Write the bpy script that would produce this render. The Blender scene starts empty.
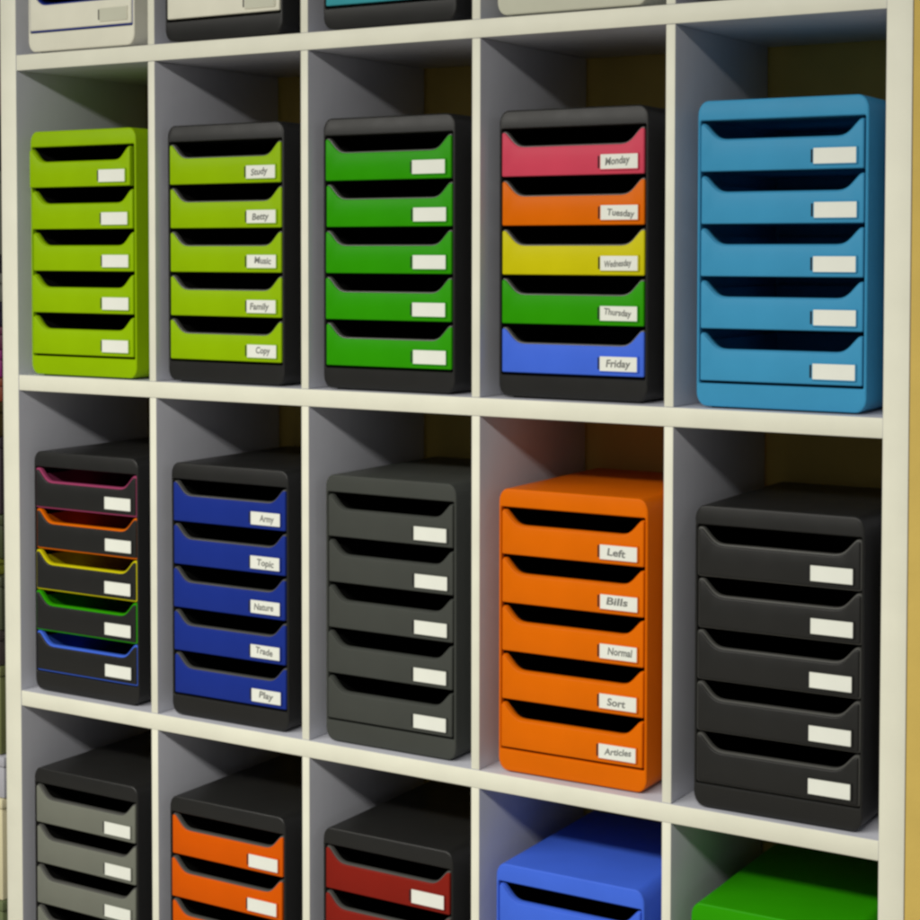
import bpy, bmesh, math, random
from mathutils import Vector, Matrix

random.seed(7)
scene = bpy.context.scene
COL = scene.collection

# ----------------------------------------------------------------- measures (metres)
PITCH_X, PITCH_Z = 0.19825, 0.352          # one compartment, centre to centre
TV, TH = 0.00894, 0.017                    # thickness of upright dividers / of shelves
DEPTH = 0.2132                             # depth of the shelving unit
SIDE_L, SIDE_R = 0.0236, 0.0218
CW, CH, CD = 0.1529, 0.2676, 0.192         # drawer cabinet
WALL_Y = DEPTH + 0.006

# ----------------------------------------------------------------- materials
def s2l(c):
    return tuple(((v / 255) / 12.92 if v / 255 <= 0.04045 else ((v / 255 + 0.055) / 1.055) ** 2.4) for v in c)

_mats = {}
def plastic(name, rgb, rough=0.34, spec=0.06, bump=0.02, scale=900.0, var=0.04):
    if name in _mats:
        return _mats[name]
    m = bpy.data.materials.new(name)
    m.use_nodes = True
    nt = m.node_tree
    b = nt.nodes['Principled BSDF']
    tc = nt.nodes.new('ShaderNodeTexCoord')
    n1 = nt.nodes.new('ShaderNodeTexNoise'); n1.inputs['Scale'].default_value = 22.0; n1.inputs['Detail'].default_value = 5.0
    nt.links.new(tc.outputs['Object'], n1.inputs['Vector'])
    mr = nt.nodes.new('ShaderNodeMapRange')
    mr.inputs['To Min'].default_value = 1 - var; mr.inputs['To Max'].default_value = 1 + var
    mr.inputs['From Min'].default_value = 0.3; mr.inputs['From Max'].default_value = 0.7
    nt.links.new(n1.outputs['Fac'], mr.inputs['Value'])
    mx = nt.nodes.new('ShaderNodeVectorMath'); mx.operation = 'SCALE'
    mx.inputs[0].default_value = rgb[:3]
    nt.links.new(mr.outputs['Result'], mx.inputs['Scale'])
    nt.links.new(mx.outputs['Vector'], b.inputs['Base Color'])
    mr2 = nt.nodes.new('ShaderNodeMapRange')
    mr2.inputs['To Min'].default_value = rough - 0.02; mr2.inputs['To Max'].default_value = rough + 0.03
    mr2.inputs['From Min'].default_value = 0.3; mr2.inputs['From Max'].default_value = 0.7
    n3 = nt.nodes.new('ShaderNodeTexNoise'); n3.inputs['Scale'].default_value = 45.0; n3.inputs['Detail'].default_value = 8.0
    nt.links.new(tc.outputs['Object'], n3.inputs['Vector'])
    nt.links.new(n3.outputs['Fac'], mr2.inputs['Value'])
    nt.links.new(mr2.outputs['Result'], b.inputs['Roughness'])
    b.inputs['Specular IOR Level'].default_value = spec
    if bump:
        n2 = nt.nodes.new('ShaderNodeTexNoise'); n2.inputs['Scale'].default_value = scale; n2.inputs['Detail'].default_value = 3.0
        nt.links.new(tc.outputs['Object'], n2.inputs['Vector'])
        bp = nt.nodes.new('ShaderNodeBump'); bp.inputs['Strength'].default_value = bump; bp.inputs['Distance'].default_value = 0.0006
        nt.links.new(n2.outputs['Fac'], bp.inputs['Height'])
        nt.links.new(bp.outputs['Normal'], b.inputs['Normal'])
    _mats[name] = m
    return m

M = {
    'lime':      plastic('lime_plastic', (0.265, 0.455, 0.001)),
    'green':     plastic('green_plastic', (0.026, 0.300, 0.001)),
    'pink':      plastic('pink_plastic', (0.600, 0.060, 0.105)),
    'orange':    plastic('orange_plastic', (0.690, 0.138, 0.001)),
    'yellow':    plastic('yellow_plastic', (0.570, 0.520, 0.004)),
    'blue':      plastic('blue_plastic', (0.055, 0.140, 0.690)),
    'sky':       plastic('sky_blue_plastic', (0.050, 0.285, 0.500)),
    'navy':      plastic('navy_plastic', (0.012, 0.030, 0.235)),
    'black':     plastic('black_plastic', (0.0150, 0.0150, 0.0140), rough=0.38, spec=0.26),
    'charcoal':  plastic('charcoal_plastic', (0.057, 0.061, 0.054)),
    'grey':      plastic('grey_plastic', (0.158, 0.165, 0.135)),
    'rust':      plastic('deep_orange_plastic', (0.620, 0.092, 0.001)),
    'red':       plastic('dark_red_plastic', (0.215, 0.014, 0.008)),
    'white':     plastic('white_plastic', (0.740, 0.728, 0.600)),
    'offwhite':  plastic('off_white_plastic', (0.560, 0.565, 0.450)),
    'turq':      plastic('turquoise_plastic', (0.045, 0.310, 0.360)),
    'magenta':   plastic('magenta_plastic', (0.330, 0.050, 0.130)),
    'lip':       plastic('dark_grey_tray_plastic', (0.080, 0.080, 0.073), rough=0.34, spec=0.4),
    'card':      plastic('label_paper', (0.780, 0.800, 0.720), rough=0.6, spec=0.25, var=0.03),
    'ink':       plastic('grey_ink', (0.180, 0.185, 0.170), rough=0.7, spec=0.1, bump=0),
    'pad_slot_shade':       plastic('rubber_pad_and_slot_shade', (0.012, 0.012, 0.012), rough=0.7, spec=0.2),
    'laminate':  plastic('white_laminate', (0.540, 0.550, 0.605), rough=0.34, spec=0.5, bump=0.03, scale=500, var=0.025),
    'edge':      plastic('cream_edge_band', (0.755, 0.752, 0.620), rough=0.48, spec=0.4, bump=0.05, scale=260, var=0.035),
    'wall':      plastic('ochre_wall_paint', (0.580, 0.420, 0.105), rough=0.75, spec=0.2, bump=0.35, scale=220, var=0.05),
    'floor':     plastic('grey_floor', (0.22, 0.21, 0.19), rough=0.6, spec=0.3),
}

# ----------------------------------------------------------------- helpers
def obj(name, me, mats, parent=None, smooth=30):
    if isinstance(me, bmesh.types.BMesh):
        bm = me
        bmesh.ops.recalc_face_normals(bm, faces=bm.faces[:])
        me = bpy.data.meshes.new(name)
        bm.to_mesh(me); bm.free()
        for m in (mats if isinstance(mats, (list, tuple)) else [mats]):
            me.materials.append(m)
        if smooth:
            for p in me.polygons: p.use_smooth = True
            me.set_sharp_from_angle(angle=math.radians(smooth))
    o = bpy.data.objects.new(name, me)
    COL.objects.link(o)
    if parent is not None: o.parent = parent
    return o

def tag(o, label, cat, group=None, kind=None):
    if label: o['label'] = label
    if cat: o['category'] = cat
    if group: o['group'] = group
    if kind: o['kind'] = kind
    return o

def empty(name, loc, rz=0.0):
    o = bpy.data.objects.new(name, None)
    COL.objects.link(o)
    o.location = loc; o.rotation_euler = (0, 0, rz); o.empty_display_size = 0.05
    return o

def add_box(bm, x0, x1, y0, y1, z0, z1, bevel=0.0, seg=2, mi=0):
    v = [bm.verts.new(p) for p in ((x0,y0,z0),(x1,y0,z0),(x1,y1,z0),(x0,y1,z0),(x0,y0,z1),(x1,y0,z1),(x1,y1,z1),(x0,y1,z1))]
    fs = [bm.faces.new([v[i] for i in f]) for f in ((0,1,5,4),(1,2,6,5),(2,3,7,6),(3,0,4,7),(4,5,6,7),(3,2,1,0))]
    for f in fs: f.material_index = mi
    if bevel:
        es = list({e for f in fs for e in f.edges})
        bmesh.ops.bevel(bm, geom=es, offset=bevel, segments=seg, profile=0.5, affect='EDGES')
    return fs

def offset(poly, t):
    """Offset a closed counter-clockwise polygon outwards by t."""
    out = []
    n = len(poly)
    for i in range(n):
        p, q, r = Vector(poly[i-1]), Vector(poly[i]), Vector(poly[(i+1) % n])
        a = (q - p); b = (r - q)
        if a.length < 1e-9 or b.length < 1e-9:
            out.append(tuple(q)); continue
        na = Vector((a.y, -a.x)).normalized(); nb = Vector((b.y, -b.x)).normalized()
        m = (na + nb)
        if m.length < 1e-6: m = na
        m.normalize()
        c = max(0.45, m.dot(na))
        out.append(tuple(q + m * (t / c)))
    return out

def rings(bm, rs, cap_first=True, cap_last=True, mi=0):
    """rs: list of (polygon in XZ, y).  Bridges them one after another."""
    loops = [[bm.verts.new((p[0], y, p[1])) for p in poly] for poly, y in rs]
    n = len(loops[0])
    for a, b in zip(loops, loops[1:]):
        for i in range(n):
            bm.faces.new((a[i], a[(i+1) % n], b[(i+1) % n], b[i])).material_index = mi
    if cap_first: bm.faces.new(loops[0]).material_index = mi
    if cap_last: bm.faces.new(loops[-1]).material_index = mi

def rrect(x0, x1, z0, z1, rx, rz, n=7):
    out = []
    for cx, cz, a0 in ((x1-rx, z0+rz, -90), (x1-rx, z1-rz, 0), (x0+rx, z1-rz, 90), (x0+rx, z0+rz, 180)):
        for i in range(n):
            a = math.radians(a0 + 90 * i / (n-1))
            out.append((cx + rx*math.cos(a), cz + rz*math.sin(a)))
    return out

# ----------------------------------------------------------------- drawer cabinet meshes
OPEN_SIDE = 0.0026
OPEN_TOP = CH * (1 - 0.064)
OPEN_BOT = CH * 0.086
PD = (OPEN_TOP - OPEN_BOT) / 5
PX0, PX1 = -CW/2 + 0.0036, CW/2 - 0.0036
FOOT = 0.0016

def case_mesh():
    bm = bmesh.new()
    o = rrect(-CW/2, CW/2, FOOT, CH, 0.0095, 0.0125)
    i = rrect(-CW/2+OPEN_SIDE, CW/2-OPEN_SIDE, OPEN_BOT-0.0013, OPEN_TOP, 0.0012, 0.0016)
    rings(bm, [(i, CD-0.004), (i, 0.0060)], cap_last=False, mi=2)
    rings(bm, [(i, 0.0060), (i, 0.0009), (offset(i, 0.0006), 0.0002), (offset(i, 0.0009), 0.0),
               (offset(o, -0.0016), 0.0), (offset(o, -0.0008), 0.0003), (offset(o, -0.0002), 0.0009), (o, 0.0018),
               (o, CD-0.003), (offset(o, -0.0012), CD-0.0008), (offset(o, -0.003), CD)], cap_first=False)
    bmesh.ops.remove_doubles(bm, verts=bm.verts[:], dist=1e-6)
    for x in (-CW/2+0.018, CW/2-0.018):
        for y in (0.012, CD-0.015):
            add_box(bm, x-0.006, x+0.006, y-0.005, y+0.005, 0.0, FOOT+0.0004, mi=1)
    return bm

def notch(x0, x1, zt, zb, depth):
    """front panel outline, counter-clockwise seen from the front: a wide scoop with curved shoulders at the top"""
    w = 0.0235
    prof = [(0.0022, 0.0), (0.0036, 0.04), (0.0052, 0.15), (0.0075, 0.33), (0.0105, 0.57), (0.0132, 0.75),
            (0.0160, 0.88), (0.0192, 0.965), (w, 1.0)]
    r = 0.0012
    pts = [(x0+r, zb), (x1-r, zb), (x1-r*0.3, zb+r*0.3), (x1, zb+r), (x1, zt-r), (x1-r*0.4, zt-r*0.2)]
    pts += [(x1-a, zt - depth*b) for a, b in prof]
    pts += [(x0+a, zt - depth*b) for a, b in reversed(prof)]
    pts += [(x0+r*0.4, zt-r*0.2), (x0, zt-r), (x0, zb+r), (x0+r*0.3, zb+r*0.3)]
    return pts

Z_EAR, Z_NOTCH, Z_BOT = -0.0036, 0.0139, -PD + 0.0012     # relative to the top of each drawer's slot

def panel_mesh():
    bm = bmesh.new()
    p = notch(PX0, PX1, Z_EAR, Z_BOT, Z_NOTCH)
    rings(bm, [(p, 0.0030), (p, 0.0009), (offset(p, -0.0002), 0.0004), (offset(p, -0.0006), 0.0), (offset(p, -0.0012), -0.0002)])
    return bm

def tray_mesh(rim, full):
    bm = bmesh.new()
    p = notch(PX0, PX1, Z_EAR, Z_BOT, Z_NOTCH)
    q = offset(p, rim)
    if not full:                                   # only the upper lip stands proud of the panel
        q = [(min(max(x, PX0), PX1), max(z, Z_BOT)) for x, z in q]
    rings(bm, [(q, 0.0062), (q, 0.0030), (offset(q, -0.0002), 0.0022), (offset(q, -0.0007), 0.0016), (offset(q, -0.0013), 0.0014)])
    x0, x1 = PX0+0.0012, PX1-0.0012
    zb, zs = Z_BOT+0.0006, Z_EAR-0.006
    add_box(bm, x0, x1, 0.0056, CD-0.010, zb, zb+0.0016, mi=1)
    add_box(bm, x0-0.0001, x0+0.0014, 0.0056, CD-0.010, zb+0.0017, zs, mi=1)
    add_box(bm, x1-0.0014, x1+0.0001, 0.0056, CD-0.010, zb+0.0017, zs, mi=1)
    add_box(bm, x0+0.0015, x1-0.0015, CD-0.012, CD-0.0102, zb+0.0017, zs, mi=1)
    return bm

LW, LH = 0.0368, 0.0131
LX1 = PX1 - 0.0058
LX0 = LX1 - LW
LZ0 = Z_BOT + 0.0046
LZ1 = LZ0 + LH

def holder_mesh():
    bm = bmesh.new()
    p = rrect(LX0-0.0011, LX1+0.0011, LZ0-0.0011, LZ1+0.0011, 0.0010, 0.0014, 4)
    rings(bm, [(p, 0.0), (p, -0.0012), (offset(p, -0.0004), -0.0016)])
    add_box(bm, LX0-0.0030, LX0-0.0012, -0.0010, 0.0, LZ0+0.0012, LZ1-0.0010, mi=1)      # solid dark strip, its colour painting the shade inside the card slot
    return bm

def card_mesh(text=None, frac=0.55, name='label_card'):
    bm = bmesh.new()
    add_box(bm, LX0, LX1, -0.00195, -0.0012, LZ0, LZ1)
    if text:
        cu = bpy.data.curves.new('tmp_text', 'FONT')
        cu.body = text; cu.size = 1.0; cu.shear = 0.12; cu.offset = 0.028; cu.resolution_u = 3
        to = bpy.data.objects.new('tmp_text', cu); COL.objects.link(to)
        dg = bpy.context.evaluated_depsgraph_get(); dg.update()
        tm = bpy.data.meshes.new_from_object(to.evaluated_get(dg))
        COL.objects.unlink(to); bpy.data.objects.remove(to); bpy.data.curves.remove(cu)
        xs = [v.co.x for v in tm.vertices]
        sx = LW * frac / (max(xs) - min(xs)); sz = 0.0094 if len(text) < 7 else 0.0082
        cx = (max(xs) + min(xs)) / 2
        rot = random.uniform(-0.10, 0.10); dz = random.uniform(-0.0008, 0.0008); dx = random.uniform(-0.002, 0.002)
        vs = []
        for v in tm.vertices:
            x = (v.co.x - cx) * sx; z = (v.co.y - 0.30) * sz + x * rot
            vs.append(bm.verts.new(((LX0+LX1)/2 + x + dx, -0.00200, (LZ0+LZ1)/2 + z + dz)))
        for p in tm.polygons:
            try: bm.faces.new([vs[i] for i in p.vertices]).material_index = 1
            except ValueError: pass
        bpy.data.meshes.remove(tm)
    return bm

_shared = {}
def shared(key, build, mats, smooth=30):
    if key not in _shared:
        bm = build()
        bmesh.ops.recalc_face_normals(bm, faces=bm.faces[:])
        me = bpy.data.meshes.new(key[0]); bm.to_mesh(me); bm.free()
        for m in mats: me.materials.append(m)
        if smooth:
            for p in me.polygons: p.use_smooth = True
            me.set_sharp_from_angle(angle=math.radians(smooth))
        _shared[key] = me
    return _shared[key]

COLOUR_WORD = dict(lime='lime green', green='green', pink='pink', orange='orange', yellow='yellow', blue='blue', sky='sky blue',
                   navy='navy', black='black', charcoal='charcoal', grey='grey', rust='orange', red='dark red', white='white',
                   offwhite='off white', turq='turquoise', magenta='magenta')
G_CAB = 'desktop drawer cabinets standing in the shelving unit'

def cabinet(row, col, dx, dy, yaw, case, fronts, label, trays=None, words=None, pulled=None):
    a = math.radians(yaw)
    x = (col-1)*PITCH_X + dx; z = TH - row*PITCH_Z
    root = empty('drawer_cabinet', (x + CW/2*math.cos(a), dy + CW/2*math.sin(a), z), a)
    tag(root, label, 'drawer cabinet', G_CAB)
    obj('case', shared(('case', case), case_mesh, [M[case], M['pad_slot_shade'], M['sky' if case == 'sky' else 'black']]), None, root)
    if isinstance(fronts, str): fronts = [fronts]*5
    tr = trays or [case if case == f else 'black' for f in fronts]
    for k in range(5):
        rim = 0.0019 if trays else (0.0014 if tr[k] == 'black' else 0.0010)
        lipm = 'lip' if tr[k] == 'black' else tr[k]
        d = obj('drawer', shared(('drawer', tr[k], rim, fronts[k] == 'black'), lambda: tray_mesh(rim, bool(trays) or fronts[k] == 'black'), [M[lipm], M[tr[k]] if trays or case == 'sky' else M['black']]), None, root)
        jx = random.uniform(-0.0003, 0.0003); jy = random.uniform(-0.0010, 0.0004); jr = random.uniform(-0.0025, 0.0025)
        d.location = (jx, jy, OPEN_TOP - k*PD)
        d.rotation_euler = (0, 0, jr)
        if pulled and k in pulled:
            d.location.y -= pulled[k][0]; d.location.x += pulled[k][1]
        if len(set(fronts)) > 1:
            d['label'] = COLOUR_WORD[fronts[k]] + ' drawer'
        elif trays:
            d['label'] = 'black drawer with ' + COLOUR_WORD[trays[k]] + ' rim'
        obj('front_panel', shared(('front_panel', fronts[k]), panel_mesh, [M[fronts[k]]]), None, d)
        obj('label_holder', shared(('label_holder', fronts[k]), holder_mesh, [M[fronts[k]], M['pad_slot_shade']]), None, d)
        if words:
            me = shared(('label_card', words[k]), lambda: card_mesh(words[k], min(0.74, 0.16 + 0.085*len(words[k]))), [M['card'], M['ink']], 0)
        elif case == 'white' or fronts[k] == 'white':
            me = shared(('label_card', 'cream'), card_mesh, [M['offwhite']], 0)
        else:
            me = shared(('label_card', 'blank'), card_mesh, [M['card']], 0)
        c = obj('label_card', me, None, d)
        c.location = (random.uniform(-0.0004, 0.0004), 0, random.uniform(-0.0003, 0.0003))
    return root

# row 0 (only the lower edges are in view)
cabinet(0, 1, 0.0200, -0.0010, 0.0, 'white', 'white', 'white drawer cabinet with white drawers, cut by the top edge, above the lime green one', trays=['navy']*5)
cabinet(0, 2, 0.0160, 0.0, -0.4, 'black', 'white', 'black drawer cabinet with white drawers, directly right of the all-white cabinet')
cabinet(0, 3, 0.0190, 0.0010, 0.3, 'black', 'turq', 'black drawer cabinet with turquoise drawers, cut by the top edge')
cabinet(0, 4, 0.0195, -0.0010, 0.0, 'offwhite', 'offwhite', 'pale grey drawer cabinet cut by the top edge, above the multicoloured one')
cabinet(0, 5, 0.0190, 0.0040, 0.0, 'black', 'navy', 'black drawer cabinet showing only its bottom edge, above the sky blue one')
# row 1
cabinet(1, 1, 0.0156, 0.0046, 0.1, 'lime', 'lime', 'lime green drawer cabinet with lime green drawers, its top drawer slightly pulled out', pulled={0: (0.0026, -0.0012)})
cabinet(1, 2, 0.0085, 0.0110, -0.2, 'black', 'lime', 'black drawer cabinet with five lime green drawers and written labels',
        words=['Study', 'Betty', 'Music', 'Family', 'Copy'])
cabinet(1, 3, 0.0114, 0.0107, 0.4, 'black', 'green', 'black drawer cabinet with five grass green drawers and blank labels')
cabinet(1, 4, 0.0131, 0.0140, 0.7, 'black', ['pink', 'orange', 'yellow', 'green', 'blue'],
        'black drawer cabinet with pink, orange, yellow, green and blue drawers, one each', words=['Monday', 'Tuesday', 'Wednesday', 'Thursday', 'Friday'])
cabinet(1, 5, 0.0174, 0.0110, 1.2, 'sky', 'sky', 'sky blue drawer cabinet with sky blue drawers and blank labels')
# row 2
cabinet(2, 1, 0.0115, 0.0107, -0.2, 'black', 'black', 'black drawer cabinet whose drawers have pink, orange, yellow, green and blue rims',
        trays=['magenta', 'orange', 'yellow', 'green', 'blue'])
cabinet(2, 2, 0.0138, 0.0085, 0.3, 'black', 'navy', 'black drawer cabinet with five navy blue drawers and written labels',
        words=['Army', 'Topic', 'Nature', 'Trade', 'Play'])
cabinet(2, 3, 0.0141, 0.0101, 0.0, 'charcoal', 'charcoal', 'charcoal grey drawer cabinet with charcoal drawers, between navy and orange ones')
cabinet(2, 4, 0.0162, 0.0093, 0.9, 'orange', 'orange', 'all orange drawer cabinet with orange drawers and written labels',
        words=['Left', 'Bills', 'Normal', 'Sort', 'Articles'])
cabinet(2, 5, 0.0198, 0.0050, 0.9, 'black', 'black', 'all black drawer cabinet with black drawers, below the sky blue one')
# row 3
cabinet(3, 1, 0.0144, 0.0046, -0.3, 'black', 'grey', 'black drawer cabinet with mid grey drawers, below the one with coloured rims')
cabinet(3, 2, 0.0142, 0.0030, -0.1, 'black', 'rust', 'black drawer cabinet with orange drawers, below the navy one')
cabinet(3, 3, 0.0152, 0.0034, 0.0, 'black', 'red', 'black drawer cabinet with dark red drawers')
cabinet(3, 4, 0.0183, 0.0022, 0.6, 'blue', 'blue', 'bright blue drawer cabinet below the orange one, cut by the bottom edge')
cabinet(3, 5, 0.0185, 0.0040, 0.6, 'green', 'green', 'bright green drawer cabinet below the all-black one, mostly out of view')

# ----------------------------------------------------------------- shelving unit
Z_TOP = TH + PITCH_Z - TH                     # underside of the top panel
Z_BOT_UNIT = -3*PITCH_Z + TH                  # top of the bottom panel
X_IN0, X_IN1 = 0.0, 5*PITCH_X - TV
unit = empty('shelving_unit', ((X_IN0+X_IN1)/2, 0, Z_BOT_UNIT-0.038))
tag(unit, 'white open shelving unit with cream front edges holding all the drawer cabinets', 'shelving unit')
uo = Vector(unit.location)

def board(name, x0, x1, z0, z1, y0, y1=DEPTH, bev=0.0006):
    bm = bmesh.new()
    add_box(bm, x0-uo.x, x1-uo.x, y0, y1, z0-uo.z, z1-uo.z, bevel=bev)
    bm.normal_update()
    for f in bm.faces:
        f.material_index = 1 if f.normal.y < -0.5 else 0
    return obj(name, bm, [M['laminate'], M['edge']], unit)

board('side_panel', -SIDE_L, X_IN0, Z_BOT_UNIT-0.038, Z_TOP+0.038, 0.0, DEPTH)
board('side_panel', X_IN1, X_IN1+SIDE_R, Z_BOT_UNIT-0.038, Z_TOP+0.038, 0.0, DEPTH)
board('top_panel', X_IN0+0.0002, X_IN1-0.0002, Z_TOP, Z_TOP+0.0378, 0.0003)
board('bottom_panel', X_IN0+0.0002, X_IN1-0.0002, Z_BOT_UNIT-0.0378, Z_BOT_UNIT, 0.0003)
for r in range(3):
    board('shelf', X_IN0+0.0002, X_IN1-0.0002, -r*PITCH_Z, TH - r*PITCH_Z, 0.0006)
for r in range(4):
    z1 = Z_TOP if r == 0 else -(r-1)*PITCH_Z
    z0 = TH - r*PITCH_Z
    for c in range(1, 5):
        board('divider', c*PITCH_X - TV, c*PITCH_X, z0+0.0002, z1-0.0002, 0.0014)

# ----------------------------------------------------------------- wall and floor
bm = bmesh.new(); add_box(bm, -1.6, X_IN1+SIDE_R+0.0004, WALL_Y, WALL_Y+0.1, Z_BOT_UNIT-0.039, 0.9)
add_box(bm, X_IN1+SIDE_R+0.0006, 2.6, 0.0004, WALL_Y+0.1, Z_BOT_UNIT-0.039, 0.9, bevel=0.0004)
tag(obj('wall', bm, M['wall'], None, 0), 'ochre yellow painted wall behind the shelving unit', 'wall', kind='structure')
bm = bmesh.new(); add_box(bm, -1.6, 2.6, -2.6, WALL_Y-0.001, Z_BOT_UNIT-0.14, Z_BOT_UNIT-0.0385)
tag(obj('floor', bm, M['floor'], None, 0), 'grey floor under the shelving unit', 'floor', kind='structure')

# ----------------------------------------------------------------- folders stacked beside the unit (a sliver shows at the left)
STACK = [  # top px row, bottom px row, colour, label
    (-60, 60, (118, 98, 84), 'tan storage box on top of the pile beside the shelving unit'),
    (60, 116, (112, 78, 78), 'mauve storage box near the top of the pile beside the unit'),
    (116, 171, (46, 36, 38), 'dark brown storage box beside the lime green cabinet'),
    (174, 255, (108, 108, 96), 'tall grey storage box in the pile beside the unit'),
    (255, 273, (40, 36, 42), 'thin black folder between two grey boxes in the pile'),
    (274, 302, (118, 118, 108), 'shallow grey box in the pile under a thin black folder'),
    (303, 326, (36, 30, 52), 'dark navy folder in the pile beside the unit'),
    (327, 349, (62, 8, 38), 'maroon folder in the pile above the purple one'),
    (350, 377, (98, 10, 78), 'bright purple folder in the pile beside the unit'),
    (378, 401, (92, 36, 10), 'rust orange folder in the pile under the purple one'),
    (402, 436, (58, 46, 14), 'olive brown folder in the pile under the rust one'),
    (437, 513, (42, 33, 38), 'deep black box in the middle of the pile'),
    (515, 557, (46, 52, 28), 'dark green box in the pile above the lime folder'),
    (558, 574, (104, 108, 32), 'thin lime folder in the pile beside the unit'),
    (575, 628, (52, 56, 38), 'dark moss green box in the pile under the lime folder'),
    (630, 664, (58, 50, 48), 'dark umber box in the pile beside the unit'),
    (665, 753, (92, 96, 58), 'olive green box in the pile above the lavender grey one'),
    (755, 795, (152, 152, 158), 'lavender grey box in the pile on top of the beige one'),
    (796, 897, (190, 183, 150), 'beige box low in the pile beside the shelving unit'),
    (899, 1010, (92, 102, 68), 'sage green box at the bottom of the pile beside the unit'),
]
SX1, SY0 = -0.055, 0.020
def px_to_z(v):
    # height on the near upright edge of the pile seen at picture row v (of 920)
    Cx, Cy, Cz = 1.46647, -1.44848, -0.19972
    R0 = (0.85130265, 0.52467381, 0.00109082); R1 = (0.0209452, -0.03190682, -0.99927136); R2 = (-0.5242567, 0.85070521, -0.03815176)
    px, py = SX1, SY0 + 0.02
    k = (v - 322.168) / 1813.296
    # R1.(P-C) = k * R2.(P-C)
    ax = (R1[0]-k*R2[0])*(px-Cx) + (R1[1]-k*R2[1])*(py-Cy)
    return Cz - ax / (R1[2]-k*R2[2])
floor_z = Z_BOT_UNIT - 0.0385
zb = [px_to_z(s[1]) for s in STACK]
zb[-1] = floor_z
for i, (t, b, c, lab) in enumerate(STACK):
    z1 = zb[i-1] - 0.0006 if i else px_to_z(t)
    z0 = zb[i]
    m = plastic('pile_' + lab.split()[0] + '_%d' % i, tuple(v*1.15 for v in s2l(c)), rough=0.55, spec=0.3)
    jx = random.uniform(-0.006, 0.006)
    root = bmesh.new()
    hh = z1 - z0
    add_box(root, -0.115, 0.115, -0.085, 0.085, 0.0, hh - min(0.012, hh*0.35), bevel=min(0.002, hh*0.1))
    lid = bmesh.new()
    o = obj('storage_box' if hh > 0.035 else 'folder', root, m)
    o.location = (SX1 - 0.117 + jx, SY0 + 0.090, z0)
    o.rotation_euler = (0, 0, random.uniform(-0.02, 0.02))
    add_box(lid, -0.117, 0.117, -0.087, 0.087, hh - min(0.012, hh*0.35) + 0.0002, hh, bevel=min(0.002, hh*0.1))
    obj('lid' if hh > 0.035 else 'cover', lid, m, o)
    tag(o, lab, 'box' if hh > 0.035 else 'folder', 'boxes and folders piled beside the unit')

# ----------------------------------------------------------------- light
def area(name, loc, direction, sx, sy, power, color):
    l = bpy.data.lights.new(name, 'AREA'); l.shape = 'RECTANGLE'; l.size = sx; l.size_y = sy
    l.energy = power; l.color = color
    o = bpy.data.objects.new(name, l); COL.objects.link(o)
    o.location = loc
    d = Vector(direction).normalized()
    zax = -d; xax = Vector((1, 0, 0)); yax = zax.cross(xax).normalized(); xax = yax.cross(zax).normalized()
    o.rotation_euler = Matrix((xax, yax, zax)).transposed().to_euler()
    return o

area('ceiling_lamp', (0.10, -1.80, 0.56), (0, 0.02, -1.0), 3.2, 0.28, 114.0, (1.0, 0.97, 0.90))

world = bpy.data.worlds.new('World'); scene.world = world; world.use_nodes = True
bg = world.node_tree.nodes['Background']
bg.inputs['Color'].default_value = (0.85, 0.92, 1.0, 1); bg.inputs["Strength"].default_value = 0.085

# ----------------------------------------------------------------- camera
cam = bpy.data.cameras.new('camera'); co = bpy.data.objects.new('camera', cam); COL.objects.link(co)
R0 = Vector((0.85130265, 0.52467381, 0.00109082)); R1 = Vector((0.0209452, -0.03190682, -0.99927136)); R2 = Vector((-0.5242567, 0.85070521, -0.03815176))
mw = Matrix((R0, -R1, -R2)).transposed().to_4x4()
mw.translation = (1.46647, -1.44848, -0.19972)
co.matrix_world = mw
cam.sensor_width = 36; cam.sensor_fit = 'HORIZONTAL'
cam.lens = 1813.296/920*36
cam.shift_y = -(460-322.168)/920
cam.clip_start = 0.01; cam.clip_end = 50
scene.camera = co

scene.view_settings.view_transform = 'Standard'
scene.view_settings.look = 'None'
scene.view_settings.exposure = 0.0
scene.view_settings.gamma = 1.0
scene.render.resolution_x = scene.render.resolution_y = 1024
scene.render.engine = 'CYCLES'
scene.cycles.use_denoising = True
scene.cycles.max_bounces = 8
scene.cycles.diffuse_bounces = 5
scene.cycles.filter_width = 2.9
